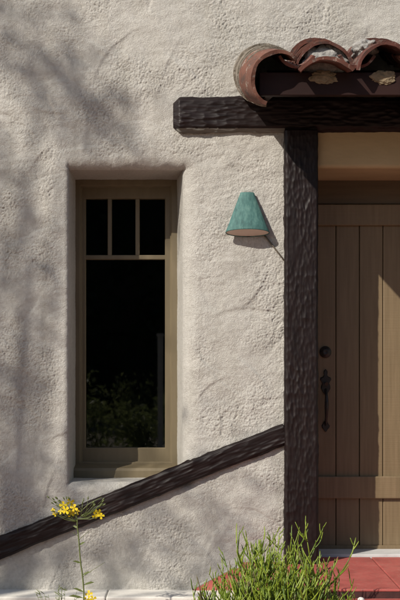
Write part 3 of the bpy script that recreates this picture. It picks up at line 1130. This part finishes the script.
hub = loc(76, 514)
fs = [(63, 505, 13), (70, 502, 14), (66, 510, 14), (74, 508, 13), (71, 513, 13), (61, 511, 11), (77, 512, 10), (98, 513, 13), (101, 516, 11), (95, 515, 11), (89, 594, 12), (93, 599, 12), (86, 600, 11), (55, 514, 8), (53, 510, 7)]
for i, (px, py, s) in enumerate(fs):
    dy = rf.uniform(-0.03, 0.03)
    p = loc(px, py, dy)
    flower(p, s * 0.5 * FZ / F * 0.62, i * 13 + 2)
    if py < 560:
        root = loc(77, 522) if px < 80 else loc(78, 519)
        stalk('pedicel', [root, root.lerp(p, 0.55) + Vector((0, 0, -0.008)), p], 0.0016, 0.0012)
    else:
        stalk('pedicel', [loc(84, 612), loc(86, 605), p], 0.0018, 0.0012)
# buds and slim pods
for i in range(34):
    if i < 20:
        px, py = 56 + rf.gauss(5, 5), 503 + rf.gauss(0, 5)
    else:
        px, py = rf.uniform(78, 104), rf.uniform(499, 508)
    p = loc(px, py, rf.uniform(-0.03, 0.03))
    root = loc(77 - 8 * rf.random() if i < 20 else 80 + 10 * rf.random(), 517)
    V, Fc = tube_data([root, root.lerp(p, 0.6), p], [0.001, 0.001, 0.0008], 5)
    d = (p - root).normalized()
    tube_data([p, p + d * 0.006, p + d * 0.014, p + d * 0.018], [0.001, 0.0034, 0.003, 0.0006], 6, V, Fc)
    link('bud', mesh('bud', V, Fc), 'stalk', fl, True)
stalk('side_branch', [loc(82.5, 577), loc(88, 573), loc(97, 567), loc(105, 562)], 0.0016, 0.0008)
stalk('side_branch', [loc(80, 512), loc(90, 503), loc(102, 497)], 0.0022, 0.0014)
stalk('side_branch', [loc(79, 540), loc(84, 535), loc(89, 531)], 0.0014, 0.0008)
stalk('side_branch', [loc(78, 536), loc(73, 532)], 0.0012, 0.0008)


def leaf(p, d, L, w_, name='leaf'):
    d = d.normalized()
    s = d.cross(Vector((0, -1, 0.3))).normalized()
    V = [p, p + d * L * 0.3 + s * w_, p + d * L * 0.7 + s * w_ * 0.8, p + d * L - Vector((0, 0, L * 0.12)), p + d * L * 0.7 - s * w_ * 0.8, p + d * L * 0.3 - s * w_]
    return link(name, mesh(name, V, [(0, 1, 2, 3), (0, 3, 4, 5)]), 'stalk', fl)


for px, py, dx, dz, L in ((79, 545, 1, 0.6, 0.035), (78, 528, -1, 0.5, 0.03), (81, 563, -1, 0.4, 0.045), (83, 585, 1, 0.35, 0.06), (82, 575, 1, 0.5, 0.05), (84, 598, -1, 0.3, 0.08), (84, 592, -1, 0.5, 0.06), (80, 517, 1, 0.6, 0.05)):
    leaf(loc(px, py), Vector((dx, rf.uniform(-0.4, 0.4), dz)), L, 0.005)

# wiry dark weed beside it
wb = at(60, 0, 5.3)
weed = empty('weed', (wb.x, 5.3 - WALLD, 0.12))
tag(weed, 'low wiry dark weed at the ledge left of the flower stalk', 'weed')
rw = random.Random(9)
for i in range(16):
    V, Fc = [], []
    tip_ = at(rw.uniform(36, 78), rw.uniform(587, 598), 5.3 + rw.uniform(-0.05, 0.05)) - weed.location
    b = Vector((rw.uniform(-0.03, 0.03), rw.uniform(-0.03, 0.03), -0.01))
    P = [b, b.lerp(tip_, 0.5) + Vector((0, 0, 0.01)), tip_]
    tube_data(P, [0.0016, 0.0013, 0.0008], 5, V, Fc)
    for j in range(5):
        q = b.lerp(tip_, rw.uniform(0.5, 1.0))
        e = q + Vector((rw.uniform(-0.03, 0.03), rw.uniform(-0.02, 0.02), rw.uniform(0, 0.022)))
        tube_data([q, q.lerp(e, 0.5), e], [0.0010, 0.0022, 0.0005], 5, V, Fc)
    link('sprig', mesh('sprig', V, Fc), 'stalk', weed, True)


# ------------------------------------------------------------------ garden beyond the camera: tree that shades the wall, hedge reflected in the glass
def leaf_cloud(centres, per, spread, size, seed):
    r = np.random.RandomState(seed)
    C = np.repeat(np.array(centres), per, 0)
    n_ = len(C)
    P = C + r.normal(size=(n_, 3)) * np.array(spread)
    a = r.normal(size=(n_, 3))
    a /= np.linalg.norm(a, axis=1)[:, None]
    b = np.cross(a, r.normal(size=(n_, 3)))
    b /= np.linalg.norm(b, axis=1)[:, None]
    s = size * r.uniform(0.6, 1.3, (n_, 1))
    V = np.stack([P - a * s, P + b * s * 0.45, P + a * s, P - b * s * 0.45], 1).reshape(-1, 3)
    return V, np.arange(n_ * 4).reshape(n_, 4)


BACK = -SUN


def up_ray(px, py, s):
    return at(px, py, WALLD) + BACK * s


tree = tag(empty('tree', (-6.3, -6.0, 0)), 'garden tree left of the view casting dappled shade on the stucco wall', 'tree')
tl = tree.location.copy()
clumps, rt = [], random.Random(3)


def band(x0, y0, x1, y1, n_, s0, s1, jit):
    for i in range(n_):
        t = (i + rt.random()) / n_
        clumps.append(tuple(up_ray(x0 + (x1 - x0) * t + rt.uniform(-jit, jit), y0 + (y1 - y0) * t + rt.uniform(-jit, jit), rt.uniform(s0, s1)) - tl))


band(20, 30, 112, 132, 30, 8.5, 9.5, 7)
band(-40, 130, 40, 300, 22, 8.5, 10, 16)
band(-60, 250, 25, 420, 16, 8, 10, 18)
n_dense = len(clumps)
band(60, 525, 280, 520, 34, 8, 10, 32)
band(0, 490, 120, 550, 16, 8, 10, 22)
V, q = leaf_cloud(clumps[:n_dense], 13, (0.13, 0.13, 0.13), 0.040, 2)
V3, q3 = leaf_cloud(clumps[n_dense:], 8, (0.22, 0.22, 0.22), 0.040, 4)
V, q = np.concatenate([V, V3]), np.concatenate([q, q3 + len(V)])
V2, q2 = leaf_cloud([tuple(Vector((rt.gauss(-3.4, 0.7), rt.gauss(-0.4, 0.9), rt.gauss(7.4, 0.8)))) for _ in range(60)], 160, (0.3, 0.3, 0.25), 0.05, 3)
cr = link('crown', quadmesh('crown', np.concatenate([V, V2]), np.concatenate([q, q2 + len(V)])), 'leaf', tree)
V, Fc = [], []
tube_data([Vector((0, 0, -0.1)), Vector((0.05, 0, 1.2)), Vector((-0.1, 0.1, 2.6)), Vector((-0.3, 0, 4.2)), Vector((-0.8, -0.2, 5.8)), Vector((-1.5, -0.4, 7.3))], [0.24, 0.19, 0.16, 0.13, 0.09, 0.04], 12, V, Fc)
for c in rt.sample(clumps, 14):
    c = Vector(c)
    s0 = Vector((-0.2, 0, 3.7)).lerp(Vector((-1.2, -0.3, 6.6)), rt.random())
    tube_data([s0, s0.lerp(c, 0.5) + Vector((0, 0, 0.2)), c], [0.035, 0.022, 0.008], 7, V, Fc)
link('trunk', mesh('trunk', V, Fc), 'bark', tree, True)

hedge = tag(empty('hedge', (0, -24, 0)), 'tall dark hedge across the garden facing the house', 'hedge')
cs = [(rt.uniform(-7, 13), rt.gauss(0, 0.6), rt.uniform(0.2, 7.5) + rt.gauss(0, 0.3)) for _ in range(900)]
V, q = leaf_cloud(cs, 30, (0.4, 0.4, 0.4), 0.16, 8)
link('foliage', quadmesh('foliage', V, q), 'hedge', hedge)
lump('inner_growth', 10.2, 0.6, 4.0, 3, 'hedge', (3, -0.1, 3.5), hedge, 0.08)
# unseen terracotta paving, added to bounce warm light into the reveals
pth = tag(empty('bounce_paving', (0, 0, 0)), kind='structure')
for i in range(10):
    for j in range(6):
        box('bounce_paver', -6 + i * 1.2 + 0.006, -6 + (i + 1) * 1.2 - 0.006, -8.4 + j * 1.1 + 0.006, -8.4 + (j + 1) * 1.1 - 0.006, -0.03, 0.03, 'bounce_pave', pth, 0.006, 1)
spots = [(-2.2, -14, 0.7), (-1.0, -12.5, 0.55), (-0.6, -16, 0.9), (0.5, -15, 0.6), (-3.4, -17, 1.1), (-1.6, -18, 1.0), (-4.6, -13, 0.8)]
shl = ['knee-high garden shrub second from the left, before the hedge', 'smallest garden shrub, beside the white garden post', 'waist-high garden shrub straight behind the white garden post',
       'garden shrub farthest right before the hedge', 'tallest garden shrub before the hedge', 'garden shrub closest to the foot of the hedge', 'garden shrub farthest left before the hedge']
for i, (x, y, r_) in enumerate(spots):
    g = empty('garden_shrub', (x, y, 0))
    cs = [(rt.gauss(0, r_ * 0.4), rt.gauss(0, r_ * 0.4), abs(rt.gauss(r_ * 0.6, r_ * 0.35))) for _ in range(30)]
    V, q = leaf_cloud(cs, 22, (0.12, 0.12, 0.12), 0.07, 20 + i)
    link('foliage', quadmesh('foliage', V, q), 'bright_leaf', g)
    V, Fc = tube_data([Vector((0, 0, -0.05)), Vector((0.02, 0, r_ * 0.4)), Vector((0, 0.03, r_ * 0.9))], [0.04, 0.03, 0.01], 7)
    link('stem', mesh('stem', V, Fc), 'bark', g)
    tag(g, shl[i], 'shrub', 'shrubs before the hedge')
gp = empty('garden_post', (-0.6, -12, 0))
box('shaft', -0.045, 0.045, -0.045, 0.045, -0.05, 2.08, 'white', gp, 0.008)
box('post_cap', -0.065, 0.065, -0.065, 0.065, 2.081, 2.13, 'white', gp, 0.015)
tag(gp, 'slim white garden post mirrored in the window glass', 'post')
